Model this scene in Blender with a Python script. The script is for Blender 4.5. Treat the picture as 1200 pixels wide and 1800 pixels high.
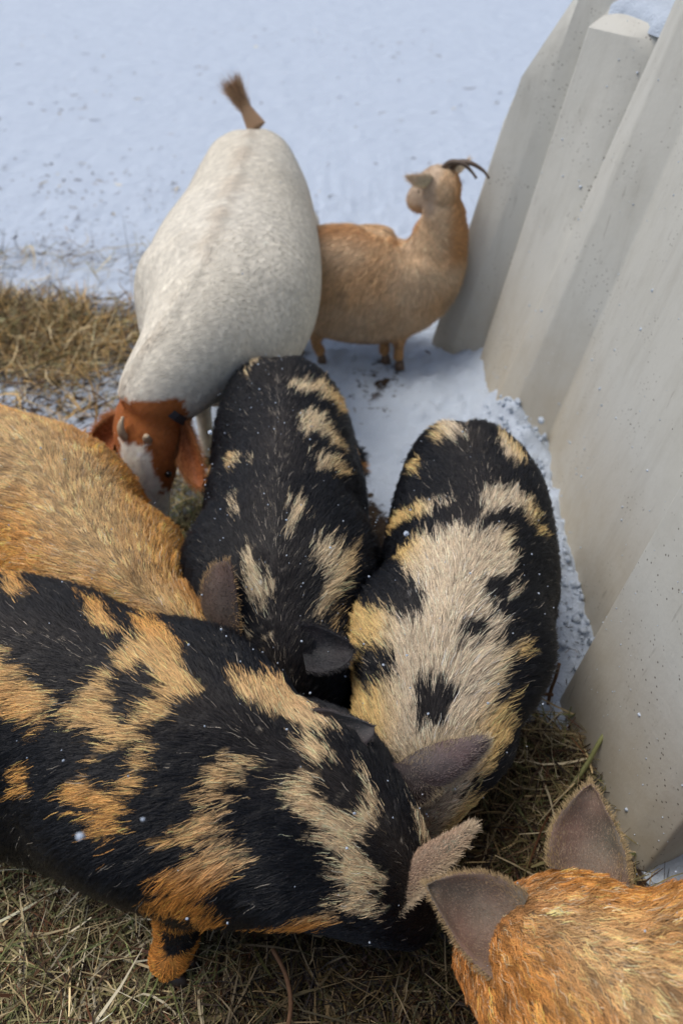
import bpy, bmesh, math, random
import numpy as np
from mathutils import Vector, Matrix, kdtree

random.seed(4)
for o in list(bpy.data.objects):
    bpy.data.objects.remove(o)
sc = bpy.context.scene
COL = sc.collection

# ------------------------------------------------------------------ camera
cam_d = bpy.data.cameras.new('camera')
cam = bpy.data.objects.new('camera', cam_d)
COL.objects.link(cam)
cam.location = (0, 0, 1.5)
cam.rotation_euler = (math.radians(90 - 44), 0, 0)
cam_d.sensor_fit = 'VERTICAL'
cam_d.sensor_height = 36
cam_d.lens = 26
cam_d.clip_start = 0.02
cam_d.clip_end = 500
cam_d.dof.use_dof = True
cam_d.dof.focus_distance = 1.2
cam_d.dof.aperture_fstop = 2.6
sc.camera = cam

# ------------------------------------------------------------------ sky, sun, exposure
SUN_EL, SUN_AZ = math.radians(66), math.radians(-75)      # azimuth from +Y, negative = to the left
w = bpy.data.worlds.new('World')
sc.world = w
w.use_nodes = True
nt = w.node_tree
bg = nt.nodes['Background']
sky = nt.nodes.new('ShaderNodeTexSky')
sky.sky_type = 'NISHITA'
sky.sun_disc = False
sky.sun_elevation = SUN_EL
sky.sun_rotation = SUN_AZ
sky.air_density = 1.0
sky.dust_density = 3.0
sky.ozone_density = 1.0
hs = nt.nodes.new('ShaderNodeHueSaturation')               # thin cloud: the blue of the sky is washed out
hs.inputs['Saturation'].default_value = 0.86
nt.links.new(sky.outputs[0], hs.inputs['Color'])
nt.links.new(hs.outputs[0], bg.inputs['Color'])
bg.inputs['Strength'].default_value = 0.12

sd = bpy.data.lights.new('sun', 'SUN')
sd.energy = 1.4
sd.angle = math.radians(35)
sd.color = (1.0, 0.93, 0.83)
sun = bpy.data.objects.new('sun', sd)
COL.objects.link(sun)
dv = Vector((math.sin(SUN_AZ) * math.cos(SUN_EL), math.cos(SUN_AZ) * math.cos(SUN_EL), math.sin(SUN_EL)))
sun.rotation_euler = dv.to_track_quat('Z', 'Y').to_euler()
sun.location = (0, 0, 6)
vs = sc.view_settings
vs.view_transform = 'Standard'
vs.look = 'None'
vs.exposure = 0.38
vs.gamma = 1
vs.use_curve_mapping = False
sc.cycles.max_bounces = 8
sc.cycles.diffuse_bounces = 5
sc.cycles.glossy_bounces = 2
sc.cycles.use_denoising = True
sc.cycles_curves.shape = 'RIBBONS'
sc.cycles_curves.subdivisions = 2

# ------------------------------------------------------------------ helpers
def tag(o, label=None, cat=None, group=None, kind=None):
    if label: o['label'] = label
    if cat: o['category'] = cat
    if group: o['group'] = group
    if kind: o['kind'] = kind
    return o

def empty(name, loc, label, cat, group=None):
    e = bpy.data.objects.new(name, None)
    e.empty_display_size = 0.1
    e.location = loc
    COL.objects.link(e)
    return tag(e, label, cat, group)

def link(name, data, mat=None, parent=None):
    o = bpy.data.objects.new(name, data)
    COL.objects.link(o)
    if mat is not None:
        data.materials.append(mat)
    if parent is not None:
        o.parent = parent
        o.matrix_parent_inverse = Matrix.Translation(parent.location).inverted()
    return o

def mesh(name, v, f, smooth=True):
    me = bpy.data.meshes.new(name)
    me.from_pydata([tuple(map(float, p)) for p in v], [], [tuple(map(int, q)) for q in f])
    if smooth:
        me.polygons.foreach_set('use_smooth', [True] * len(me.polygons))
    me.update()
    return me

def _h(ix, iy, iz, seed):
    n = (ix * 374761393 + iy * 668265263 + iz * 2147483647 + seed * 974711) & 0xffffffff
    n = ((n ^ (n >> 13)) * 1274126177) & 0xffffffff
    n = ((n ^ (n >> 15)) * 2246822519) & 0xffffffff
    return ((n ^ (n >> 16)) & 0xffffff) / float(0xffffff)

def vnoise(p, scale, seed=0):
    """value noise in -1..1 at points p (n,3)"""
    q = np.asarray(p, float) * scale + 1000.0
    i = np.floor(q).astype(np.int64)
    f = q - i
    f = f * f * (3 - 2 * f)
    r = 0
    for dx in (0, 1):
        for dy in (0, 1):
            for dz in (0, 1):
                wgt = (f[:, 0] if dx else 1 - f[:, 0]) * (f[:, 1] if dy else 1 - f[:, 1]) * (f[:, 2] if dz else 1 - f[:, 2])
                r = r + wgt * _h(i[:, 0] + dx, i[:, 1] + dy, i[:, 2] + dz, seed)
    return r * 2 - 1

def fbm(p, scale, seed=0, oct=3):
    r, a = 0, 1.0
    for k in range(oct):
        r = r + a * vnoise(p, scale * 2 ** k, seed + 17 * k)
        a *= .5
    return r / 1.6

def norm(v):
    return v / np.maximum(np.linalg.norm(v, axis=-1, keepdims=True), 1e-9)

def sstep(a, b, x):
    t = np.clip((x - a) / (b - a), 0, 1)
    return t * t * (3 - 2 * t)

def catmull(rows, n):
    R = np.asarray(rows, float)
    R = np.vstack([2 * R[0] - R[1], R, 2 * R[-1] - R[-2]])
    d = np.maximum(np.linalg.norm(np.diff(R[:, :3], axis=0), axis=1), 1e-4) ** .5
    t = np.concatenate([[0], np.cumsum(d)])
    out = []
    for u in np.linspace(t[1], t[-2], n):
        k = min(max(np.searchsorted(t, u, 'right') - 1, 1), len(R) - 3)
        P = R[k - 1:k + 3]; T = t[k - 1:k + 3]
        A1 = (T[1] - u) / (T[1] - T[0]) * P[0] + (u - T[0]) / (T[1] - T[0]) * P[1]
        A2 = (T[2] - u) / (T[2] - T[1]) * P[1] + (u - T[1]) / (T[2] - T[1]) * P[2]
        A3 = (T[3] - u) / (T[3] - T[2]) * P[2] + (u - T[2]) / (T[3] - T[2]) * P[3]
        B1 = (T[2] - u) / (T[2] - T[0]) * A1 + (u - T[0]) / (T[2] - T[0]) * A2
        B2 = (T[3] - u) / (T[3] - T[1]) * A2 + (u - T[1]) / (T[3] - T[1]) * A3
        out.append((T[2] - u) / (T[2] - T[1]) * B1 + (u - T[1]) / (T[2] - T[1]) * B2)
    return np.array(out)

def frames(C, up=(0, 0, 1)):
    T = norm(np.gradient(C, axis=0))
    U = np.tile(np.asarray(up, float), (len(C), 1))
    U = norm(U - (U * T).sum(1, keepdims=True) * T)
    S = np.cross(T, U)
    return T, U, S

def loft(rows, n=40, seg=28, up=(0, 0, 1), ex=2.2):
    """closed tube through (x, y, z, half width, half height) rows"""
    R = catmull(rows, n)
    C = R[:, :3]
    T, U, S = frames(C, up)
    W = np.maximum(R[:, 3], .004); H = np.maximum(R[:, 4], .004)
    a = np.arange(seg) * 2 * math.pi / seg
    ca = np.sign(np.cos(a)) * np.abs(np.cos(a)) ** (2 / ex)
    sa = np.sign(np.sin(a)) * np.abs(np.sin(a)) ** (2 / ex)
    V = (C[:, None, :] + S[:, None, :] * (W[:, None] * ca)[..., None] + U[:, None, :] * (H[:, None] * sa)[..., None]).reshape(-1, 3)
    F = []
    for i in range(n - 1):
        for j in range(seg):
            k = (j + 1) % seg
            F.append((i * seg + j, i * seg + k, (i + 1) * seg + k, (i + 1) * seg + j))
    b = len(V)
    V = np.vstack([V, C[0] - T[0] * W[0] * .25, C[-1] + T[-1] * W[-1] * .25])
    for j in range(seg):
        k = (j + 1) % seg
        F.append((j, b, k)); F.append(((n - 1) * seg + j, (n - 1) * seg + k, b + 1))
    return V, F

def fuse(name, lofts, voxel, smooth_it):
    """overlapping tubes -> one continuous skin"""
    V, F, b = [], [], 0
    for v, f in lofts:
        V.append(v); F += [tuple(i + b for i in q) for q in f]; b += len(v)
    tmp = bpy.data.objects.new('tmp', mesh('tmp', np.vstack(V), F))
    bm = bmesh.new(); bm.from_mesh(tmp.data)
    bmesh.ops.recalc_face_normals(bm, faces=bm.faces); bm.to_mesh(tmp.data); bm.free()
    COL.objects.link(tmp)
    m = tmp.modifiers.new('r', 'REMESH'); m.mode = 'VOXEL'; m.voxel_size = voxel
    m = tmp.modifiers.new('s', 'SMOOTH'); m.factor = .5; m.iterations = smooth_it
    dg = bpy.context.evaluated_depsgraph_get()
    me = bpy.data.meshes.new_from_object(tmp.evaluated_get(dg))
    me.name = name
    old = tmp.data
    bpy.data.objects.remove(tmp); bpy.data.meshes.remove(old)
    me.polygons.foreach_set('use_smooth', [True] * len(me.polygons))
    me.update()
    return me

def relief(me, sp, bumps):
    """muscle and bone under the skin: gaussian swellings at (s, phi)"""
    co, no, tr = mesh_arrays(me)
    s, phi, _ = sp.coords(co)
    h = np.zeros(len(co))
    for s0, p0, ds, dp, amp in bumps:
        for q in ((p0, -p0) if p0 else (0,)):
            h += amp * np.exp(-((s - s0) / ds) ** 2 - ((phi - q) / dp) ** 2)
    co = co + no * h[:, None]
    me.vertices.foreach_set('co', co.ravel()); me.update()

def mesh_arrays(me):
    n = len(me.vertices)
    co = np.empty(n * 3); me.vertices.foreach_get('co', co); co = co.reshape(-1, 3)
    no = np.empty(n * 3); me.vertex_normals.foreach_get('vector', no); no = no.reshape(-1, 3)
    me.calc_loop_triangles()
    t = np.empty(len(me.loop_triangles) * 3, np.int32); me.loop_triangles.foreach_get('vertices', t)
    return co, no, t.reshape(-1, 3)

def scatter(me, n, rng, weight=None):
    co, no, tr = mesh_arrays(me)
    a, b, c = co[tr[:, 0]], co[tr[:, 1]], co[tr[:, 2]]
    ar = np.linalg.norm(np.cross(b - a, c - a), axis=1)
    if weight is not None:
        ar = ar * weight((a + b + c) / 3, norm(no[tr].mean(1)))
    k = rng.choice(len(tr), n, p=ar / ar.sum())
    u, v = rng.random(n), rng.random(n)
    s = u + v > 1; u[s], v[s] = 1 - u[s], 1 - v[s]
    wts = np.stack([1 - u - v, u, v], 1)[..., None]
    return (co[tr[k]] * wts).sum(1), norm((no[tr[k]] * wts).sum(1))

def paint(me, col):
    at = me.color_attributes.new('col', 'FLOAT_COLOR', 'POINT')
    at.data.foreach_set('color', np.hstack([col, np.ones((len(col), 1))]).astype(np.float32).ravel())

def curves(name, pts, rad, col, mat, parent):
    """pts (n,k,3), rad (n,) root radius, col (n,3)"""
    n, k, _ = pts.shape
    c = bpy.data.hair_curves.new(name)
    c.add_curves([k] * n)
    c.attributes['position'].data.foreach_set('vector', pts.astype(np.float32).ravel())
    taper = np.linspace(1, .12, k) ** .7
    r = c.attributes.new('radius', 'FLOAT', 'POINT')
    r.data.foreach_set('value', (rad[:, None] * taper[None]).astype(np.float32).ravel())
    a = c.attributes.new('col', 'FLOAT_COLOR', 'CURVE')
    a.data.foreach_set('color', np.hstack([col, np.ones((n, 1))]).astype(np.float32).ravel())
    o = link(name, c, mat, parent)
    return o

# ------------------------------------------------------------------ materials
def new_mat(name):
    m = bpy.data.materials.new(name); m.use_nodes = True
    t = m.node_tree
    return m, t, t.nodes['Principled BSDF']

def N(t, typ, **kw):
    n = t.nodes.new(typ)
    for k, v in kw.items():
        if k in n.inputs: n.inputs[k].default_value = v
        else: setattr(n, k, v)
    return n

def noise(t, scale, detail=4, rough=.55, coord=None):
    n = N(t, 'ShaderNodeTexNoise', Scale=scale, Detail=detail, Roughness=rough)
    if coord is not None: t.links.new(coord, n.inputs['Vector'])
    return n

def ramp(t, src, stops):
    r = t.nodes.new('ShaderNodeValToRGB')
    el = r.color_ramp.elements
    while len(el) < len(stops): el.new(.5)
    for e, (p, c) in zip(el, stops):
        e.position = p; e.color = (*c, 1) if len(c) == 3 else c
    t.links.new(src, r.inputs[0])
    return r

def mixc(t, fac, a, b):
    m = t.nodes.new('ShaderNodeMix'); m.data_type = 'RGBA'
    for s, i in ((fac, 0), (a, 6), (b, 7)):
        if hasattr(s, 'is_linked'): t.links.new(s, m.inputs[i])
        else: m.inputs[i].default_value = s if i == 0 else (*s, 1)
    return m.outputs[2]

def bump(t, src, bsdf, strength, dist):
    b = N(t, 'ShaderNodeBump', Strength=strength, Distance=dist)
    t.links.new(src, b.inputs['Height']); t.links.new(b.outputs[0], bsdf.inputs['Normal'])

def attr_mat(name, rough=.5, spec=.4, bump_scale=0, bump_d=.001, mul=1.0):
    m, t, b = new_mat(name)
    a = N(t, 'ShaderNodeAttribute', attribute_name='col')
    c = a.outputs['Color']
    if mul != 1.0:
        c = mixc(t, 1 - mul, c, (0, 0, 0))
    t.links.new(c, b.inputs['Base Color'])
    b.inputs['Roughness'].default_value = rough
    b.inputs['Specular IOR Level'].default_value = spec
    if bump_scale:
        co = N(t, 'ShaderNodeTexCoord')
        n = noise(t, bump_scale, 4, .6, co.outputs['Object'])
        bump(t, n.outputs['Fac'], b, .6, bump_d)
    return m

M_FUR = attr_mat('fur', .40, .38)
M_SKIN = attr_mat('skin', .6, .3, 120, .002)
M_GSKIN = attr_mat('goat_skin', .7, .15)
M_EAR = attr_mat('ear_skin', .62, .3, 160, .0015)
M_STRAW = attr_mat('straw', .6, .3)

def plain(name, col, rough=.6, spec=.4, var=.25, scale=40, bd=.001):
    m, t, b = new_mat(name)
    co = N(t, 'ShaderNodeTexCoord')
    n = noise(t, scale, 5, .6, co.outputs['Object'])
    r = ramp(t, n.outputs['Fac'], [(.25, [c * (1 - var) for c in col]), (.75, [min(1, c * (1 + var)) for c in col])])
    t.links.new(r.outputs[0], b.inputs['Base Color'])
    b.inputs['Roughness'].default_value = rough
    b.inputs['Specular IOR Level'].default_value = spec
    bump(t, n.outputs['Fac'], b, .5, bd)
    return m

M_HOOF = plain('hoof_horn', (.035, .025, .02), .5)
M_HOOF_G = plain('goat_hoof', (.13, .085, .055), .6)
M_HORN = plain('goat_horn', (.42, .33, .22), .55, .4, .3, 60, .002)
M_HORN_D = plain('dark_horn', (.10, .07, .05), .5)
M_EYE = plain('eye', (.012, .008, .006), .08, .6, .1)
M_SNOUT = plain('snout', (.06, .045, .042), .4, .4, .3, 90)
M_COLLAR = plain('collar_webbing', (.045, .045, .05), .7, .3, .2, 300)
M_TWIG = plain('twig_bark', (.12, .065, .035), .8, .2, .35, 90)

def snow_mat(name, bare=False):
    m, t, b = new_mat(name)
    co = N(t, 'ShaderNodeTexCoord')
    n1 = noise(t, 9, 6, .6, co.outputs['Object'])
    n2 = noise(t, 160, 4, .6, co.outputs['Object'])
    base = mixc(t, n1.outputs['Fac'], (.42, .49, .59), (.51, .58, .67))
    if bare:
        a = N(t, 'ShaderNodeAttribute', attribute_name='bare')
        nd = noise(t, 45, 6, .7, co.outputs['Object'])
        dirt = ramp(t, nd.outputs['Fac'], [(.25, (.012, .007, .004)), (.55, (.04, .024, .013)), (.8, (.11, .08, .045))])
        nb = noise(t, 26, 5, .65, co.outputs['Object'])
        s = N(t, 'ShaderNodeMath', operation='ADD'); t.links.new(a.outputs['Fac'], s.inputs[0])
        k = N(t, 'ShaderNodeMapRange'); t.links.new(nb.outputs['Fac'], k.inputs[0])
        k.inputs[1].default_value = .3; k.inputs[2].default_value = .7; k.inputs[3].default_value = -.35; k.inputs[4].default_value = .35
        t.links.new(k.outputs[0], s.inputs[1])
        f = ramp(t, s.outputs[0], [(.42, (0, 0, 0)), (.60, (1, 1, 1))])
        base = mixc(t, f.outputs[0], base, dirt.outputs[0])
    t.links.new(base, b.inputs['Base Color'])
    b.inputs['Roughness'].default_value = .75
    b.inputs['Specular IOR Level'].default_value = .25
    ad = N(t, 'ShaderNodeMath', operation='ADD')
    t.links.new(n1.outputs['Fac'], ad.inputs[0])
    ml = N(t, 'ShaderNodeMath', operation='MULTIPLY'); ml.inputs[1].default_value = .25
    t.links.new(n2.outputs['Fac'], ml.inputs[0]); t.links.new(ml.outputs[0], ad.inputs[1])
    n9 = noise(t, 3.2, 3, .55, co.outputs['Object'])
    m9 = N(t, 'ShaderNodeMath', operation='MULTIPLY_ADD'); m9.inputs[1].default_value = 2.2
    t.links.new(n9.outputs['Fac'], m9.inputs[0]); t.links.new(ad.outputs[0], m9.inputs[2])
    bump(t, m9.outputs[0], b, .7, .03)
    return m

M_GROUND = snow_mat('snowy_ground', True)
M_SNOW = snow_mat('snow')

def hutch_mat():
    m, t, b = new_mat('weathered_polyethylene')
    co = N(t, 'ShaderNodeTexCoord')
    obj = co.outputs['Object']
    n1 = noise(t, 2.5, 6, .6, obj)
    base = mixc(t, n1.outputs['Fac'], (.49, .487, .44), (.56, .556, .51))
    # streaks that run down the wall
    mp = N(t, 'ShaderNodeMapping'); mp.inputs['Scale'].default_value = (22, 22, 1.6)
    t.links.new(obj, mp.inputs[0])
    n2 = noise(t, 1.0, 5, .65, mp.outputs[0])
    st = ramp(t, n2.outputs['Fac'], [(.5, (0, 0, 0)), (.75, (.5, .5, .5))])
    base = mixc(t, st.outputs[0], base, (.40, .39, .345))
    n7 = noise(t, 5.5, 7, .7, obj)
    bl = ramp(t, n7.outputs['Fac'], [(.48, (0, 0, 0)), (.72, (.30, .30, .30))])
    base = mixc(t, bl.outputs[0], base, (.36, .345, .29))
    # mud splashed up from the ground
    sx = N(t, 'ShaderNodeSeparateXYZ'); t.links.new(obj, sx.inputs[0])
    mr = N(t, 'ShaderNodeMapRange'); t.links.new(sx.outputs['Z'], mr.inputs[0])
    mr.inputs[1].default_value = 0.0; mr.inputs[2].default_value = .45; mr.inputs[3].default_value = .95; mr.inputs[4].default_value = 0
    n3 = noise(t, 11, 6, .7, obj)
    mm = N(t, 'ShaderNodeMath', operation='MULTIPLY'); t.links.new(mr.outputs[0], mm.inputs[0]); t.links.new(n3.outputs['Fac'], mm.inputs[1])
    base = mixc(t, mm.outputs[0], base, (.42, .34, .22))
    # dark flecks of dried mud
    v = N(t, 'ShaderNodeTexVoronoi', Scale=75.0); t.links.new(obj, v.inputs['Vector'])
    fl = ramp(t, v.outputs['Distance'], [(.10, (1, 1, 1)), (.19, (0, 0, 0))])
    n4 = noise(t, 6, 3, .6, obj)
    fm = ramp(t, n4.outputs['Fac'], [(.50, (0, 0, 0)), (.60, (1, 1, 1))])
    fx = N(t, 'ShaderNodeMath', operation='MULTIPLY'); t.links.new(fl.outputs[0], fx.inputs[0]); t.links.new(fm.outputs[0], fx.inputs[1])
    base = mixc(t, fx.outputs[0], base, (.10, .085, .07))
    # thin scratches
    mp2 = N(t, 'ShaderNodeMapping'); mp2.inputs['Scale'].default_value = (60, 60, 9); mp2.inputs['Rotation'].default_value = (.35, .1, .2)
    t.links.new(obj, mp2.inputs[0])
    n5 = noise(t, 1.0, 2, .5, mp2.outputs[0])
    sc_ = ramp(t, n5.outputs['Fac'], [(.69, (0, 0, 0)), (.76, (.4, .4, .4))])
    base = mixc(t, sc_.outputs[0], base, (.24, .22, .19))
    t.links.new(base, b.inputs['Base Color'])
    b.inputs['Roughness'].default_value = .62
    b.inputs['Specular IOR Level'].default_value = .3
    n6 = noise(t, 70, 5, .6, obj)
    bump(t, n6.outputs['Fac'], b, .25, .004)
    return m
M_HUTCH = hutch_mat()

# ------------------------------------------------------------------ ground
def bare_field(x, y):
    """0 snow .. 1 trampled earth and old hay"""
    p = np.stack([x, y, x * 0], 1)
    n = fbm(p, 3.2, 5) * .16
    near = 1 - sstep(.82, 1.02, y + n + np.clip(x - .35, 0, 1) * .6)
    near = near * (1 - sstep(.56, .64, x + n * .3) * sstep(.25, .40, y))
    left = sstep(.28, .05, x + n) * (1 - sstep(1.45, 1.75, y + n))
    patch = np.exp(-(((x + 1.45) / .75) ** 2 + ((y - 2.52) / .34) ** 2) * 1.0 + n * 4)
    patch2 = .46 * np.exp(-(((x + 1.0) / .7) ** 2 + ((y - 2.0) / .35) ** 2) + n * 2)
    trail = .44 * np.exp(-(((x - .13) / .14) ** 2 + ((y - 2.25) / .3) ** 2) + n * 2)
    b = np.maximum.reduce([near, left, patch * 1.2, patch2, trail])
    far = .28 * np.exp(-((y - 3.4) / .7) ** 2) * sstep(.2, -.6, x)
    return np.clip(np.maximum(b, far), 0, 1)

def ground_z(x, y):
    p = np.stack([x, y, x * 0], 1)
    b = bare_field(x, y)
    z = fbm(p, 1.1, 2) * .02 + fbm(p, 7, 3) * .018 * (1 - b * .5) + np.abs(fbm(p, 22, 13)) * .024 * (1 - b) * (1 + 1.2 * sstep(.0, .3, x) * sstep(2.6, 2.0, y))
    fade = 1 - sstep(2.6, 4.2, np.hypot(x, y - 1))
    z = (z * sstep(-.2, 1.5, y) + .004 * fbm(p, 14, 8)) * fade
    drift = np.exp(-((x - .56) / .09) ** 2) * sstep(.9, 1.05, y) * (1 - sstep(2.5, 2.9, y))
    return z + drift * (.060 + .03 * fbm(p, 6, 9)) - .012

def axis(lo, hi, step, far, grow):
    a = list(np.arange(lo, hi + 1e-6, step)); s = step
    while a[-1] < far: s *= grow; a.append(a[-1] + s)
    s = step
    while a[0] > -far: s *= grow; a.insert(0, a[0] - s)
    return np.array(a)
gx, gy = axis(-2.2, 1.4, .016, 70, 1.16), axis(-.2, 3.4, .016, 70, 1.16)
X, Y = np.meshgrid(gx, gy)
xf, yf = X.ravel(), Y.ravel()
V = np.stack([xf, yf, ground_z(xf, yf)], 1)
nx = len(gx)
i0 = (np.arange(len(gy) - 1)[:, None] * nx + np.arange(nx - 1)[None]).ravel()
F = np.stack([i0, i0 + 1, i0 + nx + 1, i0 + nx], 1)
me = mesh('ground', V, F)
me.attributes.new('bare', 'FLOAT', 'POINT').data.foreach_set('value', bare_field(xf, yf).astype(np.float32))
tag(link('ground', me, M_GROUND), 'snow covered yard with trampled earth in front', None, None, 'structure')

# ------------------------------------------------------------------ hutch
def hutch():
    # plan of the ribbed side wall: x, y at the ground, x, y at 1.06 m, height of a bend and extra lean above it
    P = [(.86, .05, .95, .05, 2, 0), (.84, .48, .93, .48, 2, 0), (.72, .60, .78, .60, 2, 0), (.585, .545, .612, .545, 2, 0),
         (.558, .60, .602, .60, 2, 0), (.526, .75, .600, .75, 2, 0), (.503, .93, .610, .93, 2, 0), (.598, 1.02, .745, 1.02, 2, 0),
         (.604, 1.25, .752, 1.25, 2, 0), (.620, 1.55, .770, 1.55, 2, 0), (.662, 1.87, .815, 1.87, 2, 0), (.550, 1.97, .752, 1.99, 2, 0),
         (.510, 2.05, .765, 2.10, 2, 0), (.512, 2.075, .790, 2.125, .5, .18), (.495, 2.32, .655, 2.32, 2, 0), (.535, 2.355, .695, 2.355, 2, 0),
         (.535, 2.375, .705, 2.375, 2, 0), (.412, 2.42, .648, 2.43, 2, 0), (.345, 2.50, .560, 2.50, .78, .42), (.42, 2.62, .62, 2.62, .78, .42), (.60, 2.75, .80, 2.75, .78, .42)]
    # round the corners of the plan a little
    Q = [P[0]]
    for a, b, c in zip(P, P[1:], P[2:]):
        a, b, c = map(np.array, (a, b, c))
        la, lc = np.hypot(*(a - b)[:2]), np.hypot(*(c - b)[:2])
        ra, rc = min(.4, .010 / la), min(.4, .010 / lc)
        p0, p2 = b + (a - b) * ra, b + (c - b) * rc
        for u in (0, .25, .5, .75, 1):
            Q.append((1 - u) ** 2 * p0 + 2 * u * (1 - u) * b + u * u * p2)
    Q.append(P[-1])
    Q = np.array([np.asarray(q, float) for q in Q])
    D = [Q[0]]
    for a, b in zip(Q, Q[1:]):
        k = max(1, int(np.hypot(*(b - a)[:2]) / .05))
        for u in range(1, k + 1): D.append(a + (b - a) * u / k)
    Q = np.array(D)
    zs = np.concatenate([[-.03, 0, .02], np.arange(.06, 1.34, .04), [1.38, 1.42, 1.47, 1.52, 1.56]])
    rows = []
    for z in zs:
        zz = max(z, 0)
        k = zz / 1.06
        wall = Q[:, 0] * (1 - k) + Q[:, 2] * k + Q[:, 5] * np.maximum(0, zz - Q[:, 4])
        p = np.stack([wall, Q[:, 1] * (1 - k) + Q[:, 3] * k, np.full(len(Q), z)], 1)
        p[:, 0] += .0015 * fbm(p, 3, 21)
        if z > 1.3:
            p[:, 0] += 4.5 * (z - 1.3) ** 2
        if z > 1.08:                                             # the sunk bay ends in a flat ledge
            bay = sstep(2.055, 2.08, Q[:, 1]) * (1 - sstep(2.35, 2.40, Q[:, 1]))
            lz = 1.08 + (z - 1.08) * .22
            p[:, 2] = p[:, 2] * (1 - bay) + lz * bay
            p[:, 0] += bay * (z - 1.08) * 1.3
        rows.append(p)
    A = np.array(rows)                                           # (z, station, 3)
    nz, ns = A.shape[:2]
    mx = 1.62
    B = A[::-1].copy(); B[:, :, 0] = 2 * mx - B[:, :, 0]         # the far side mirrors the near one
    A = np.concatenate([A, B], 0)
    nz = len(A)
    V = A.reshape(-1, 3)
    F = []
    for i in range(nz - 1):
        for j in range(ns - 1):
            a = i * ns + j
            F.append((a, a + ns, a + ns + 1, a + 1))
    for j in (0, ns - 1):                                         # end walls
        h = nz // 2
        for i in range(h - 1):
            q = (i * ns + j, (i + 1) * ns + j, (nz - 2 - i) * ns + j, (nz - 1 - i) * ns + j)
            F.append(q if j else q[::-1])
    e = empty('animal_hutch', (1.1, 1.5, 0), 'grey cream ribbed plastic livestock hutch standing in snow beside the pigs', 'hutch')
    me = mesh('shell', V, F)
    me.set_sharp_from_angle(angle=math.radians(32))
    link('shell', me, M_HUTCH, e)
    return me
HUTCH = hutch()

def blob_sheet(name, pts_fn, n, m_, mat, label, cat=None, kind='stuff'):
    V, F = [], []
    for i in range(n):
        for j in range(m_):
            V.append(pts_fn(i / (n - 1), j / (m_ - 1)))
    for i in range(n - 1):
        for j in range(m_ - 1):
            F.append((i * m_ + j, i * m_ + j + 1, (i + 1) * m_ + j + 1, (i + 1) * m_ + j))
    return tag(link(name, mesh(name, V, F), mat), label, cat, None, kind)

def cap(u, v):
    x = .70 + .10 * (1 - v) + .42 * u; y = 2.14 + .22 * v
    edge = min(1, u * 9, (1 - u) * 9 + .3, v * 9, (1 - v) * 9)
    p = np.array([[x, y, 0.]])
    z = 1.085 + .045 * u + .045 * math.sqrt(max(edge, 0)) + .008 * float(fbm(p, 14, 3)[0])
    return (x - .02 * float(fbm(p, 20, 4)[0]), y, z - .012)
blob_sheet('snow_cap', cap, 30, 22, M_SNOW, 'snow lying on the ledge of the plastic hutch', 'snow')

# ------------------------------------------------------------------ animals: coat machinery
class Spine:
    def __init__(s, rows, n=120):
        R = catmull(rows, n)
        s.C = R[:, :3]; s.T, s.U, s.S = frames(s.C)
        s.arc = np.concatenate([[0], np.cumsum(np.linalg.norm(np.diff(s.C, axis=0), axis=1))])
    def coords(s, p):
        """arc length from the rump, angle from the ridge (+ = animal's right), index"""
        k = np.empty(len(p), int)
        for a in range(0, len(p), 4000):
            d = ((p[a:a + 4000, None] - s.C[None]) ** 2).sum(2)
            k[a:a + 4000] = d.argmin(1)
        r = p - s.C[k]
        return s.arc[k], np.arctan2((r * s.S[k]).sum(1), (r * s.U[k]).sum(1)), k

def poly_field(x, y, poly, reach=.05):
    """signed distance to a polygon, positive inside, only near it"""
    P = np.array(poly, float)
    d = np.full(len(x), -1.0)
    m = (x > P[:, 0].min() - reach) & (x < P[:, 0].max() + reach) & (y > P[:, 1].min() - reach) & (y < P[:, 1].max() + reach)
    if not m.any(): return d
    X_, Y_ = x[m], y[m]
    c = np.zeros(len(X_), bool); best = np.full(len(X_), 9.0)
    for i in range(len(P)):
        x1, y1 = P[i]; x2, y2 = P[i - 1]
        if y1 != y2:
            c ^= ((y1 > Y_) != (y2 > Y_)) & (X_ < (x2 - x1) * (Y_ - y1) / (y2 - y1) + x1)
        l2 = (x2 - x1) ** 2 + (y2 - y1) ** 2 + 1e-12
        t = np.clip(((X_ - x1) * (x2 - x1) + (Y_ - y1) * (y2 - y1)) / l2, 0, 1)
        best = np.minimum(best, (X_ - x1 - t * (x2 - x1)) ** 2 + (Y_ - y1 - t * (y2 - y1)) ** 2)
    d[m] = np.where(c, 1, -1) * np.sqrt(best)
    return d

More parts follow.
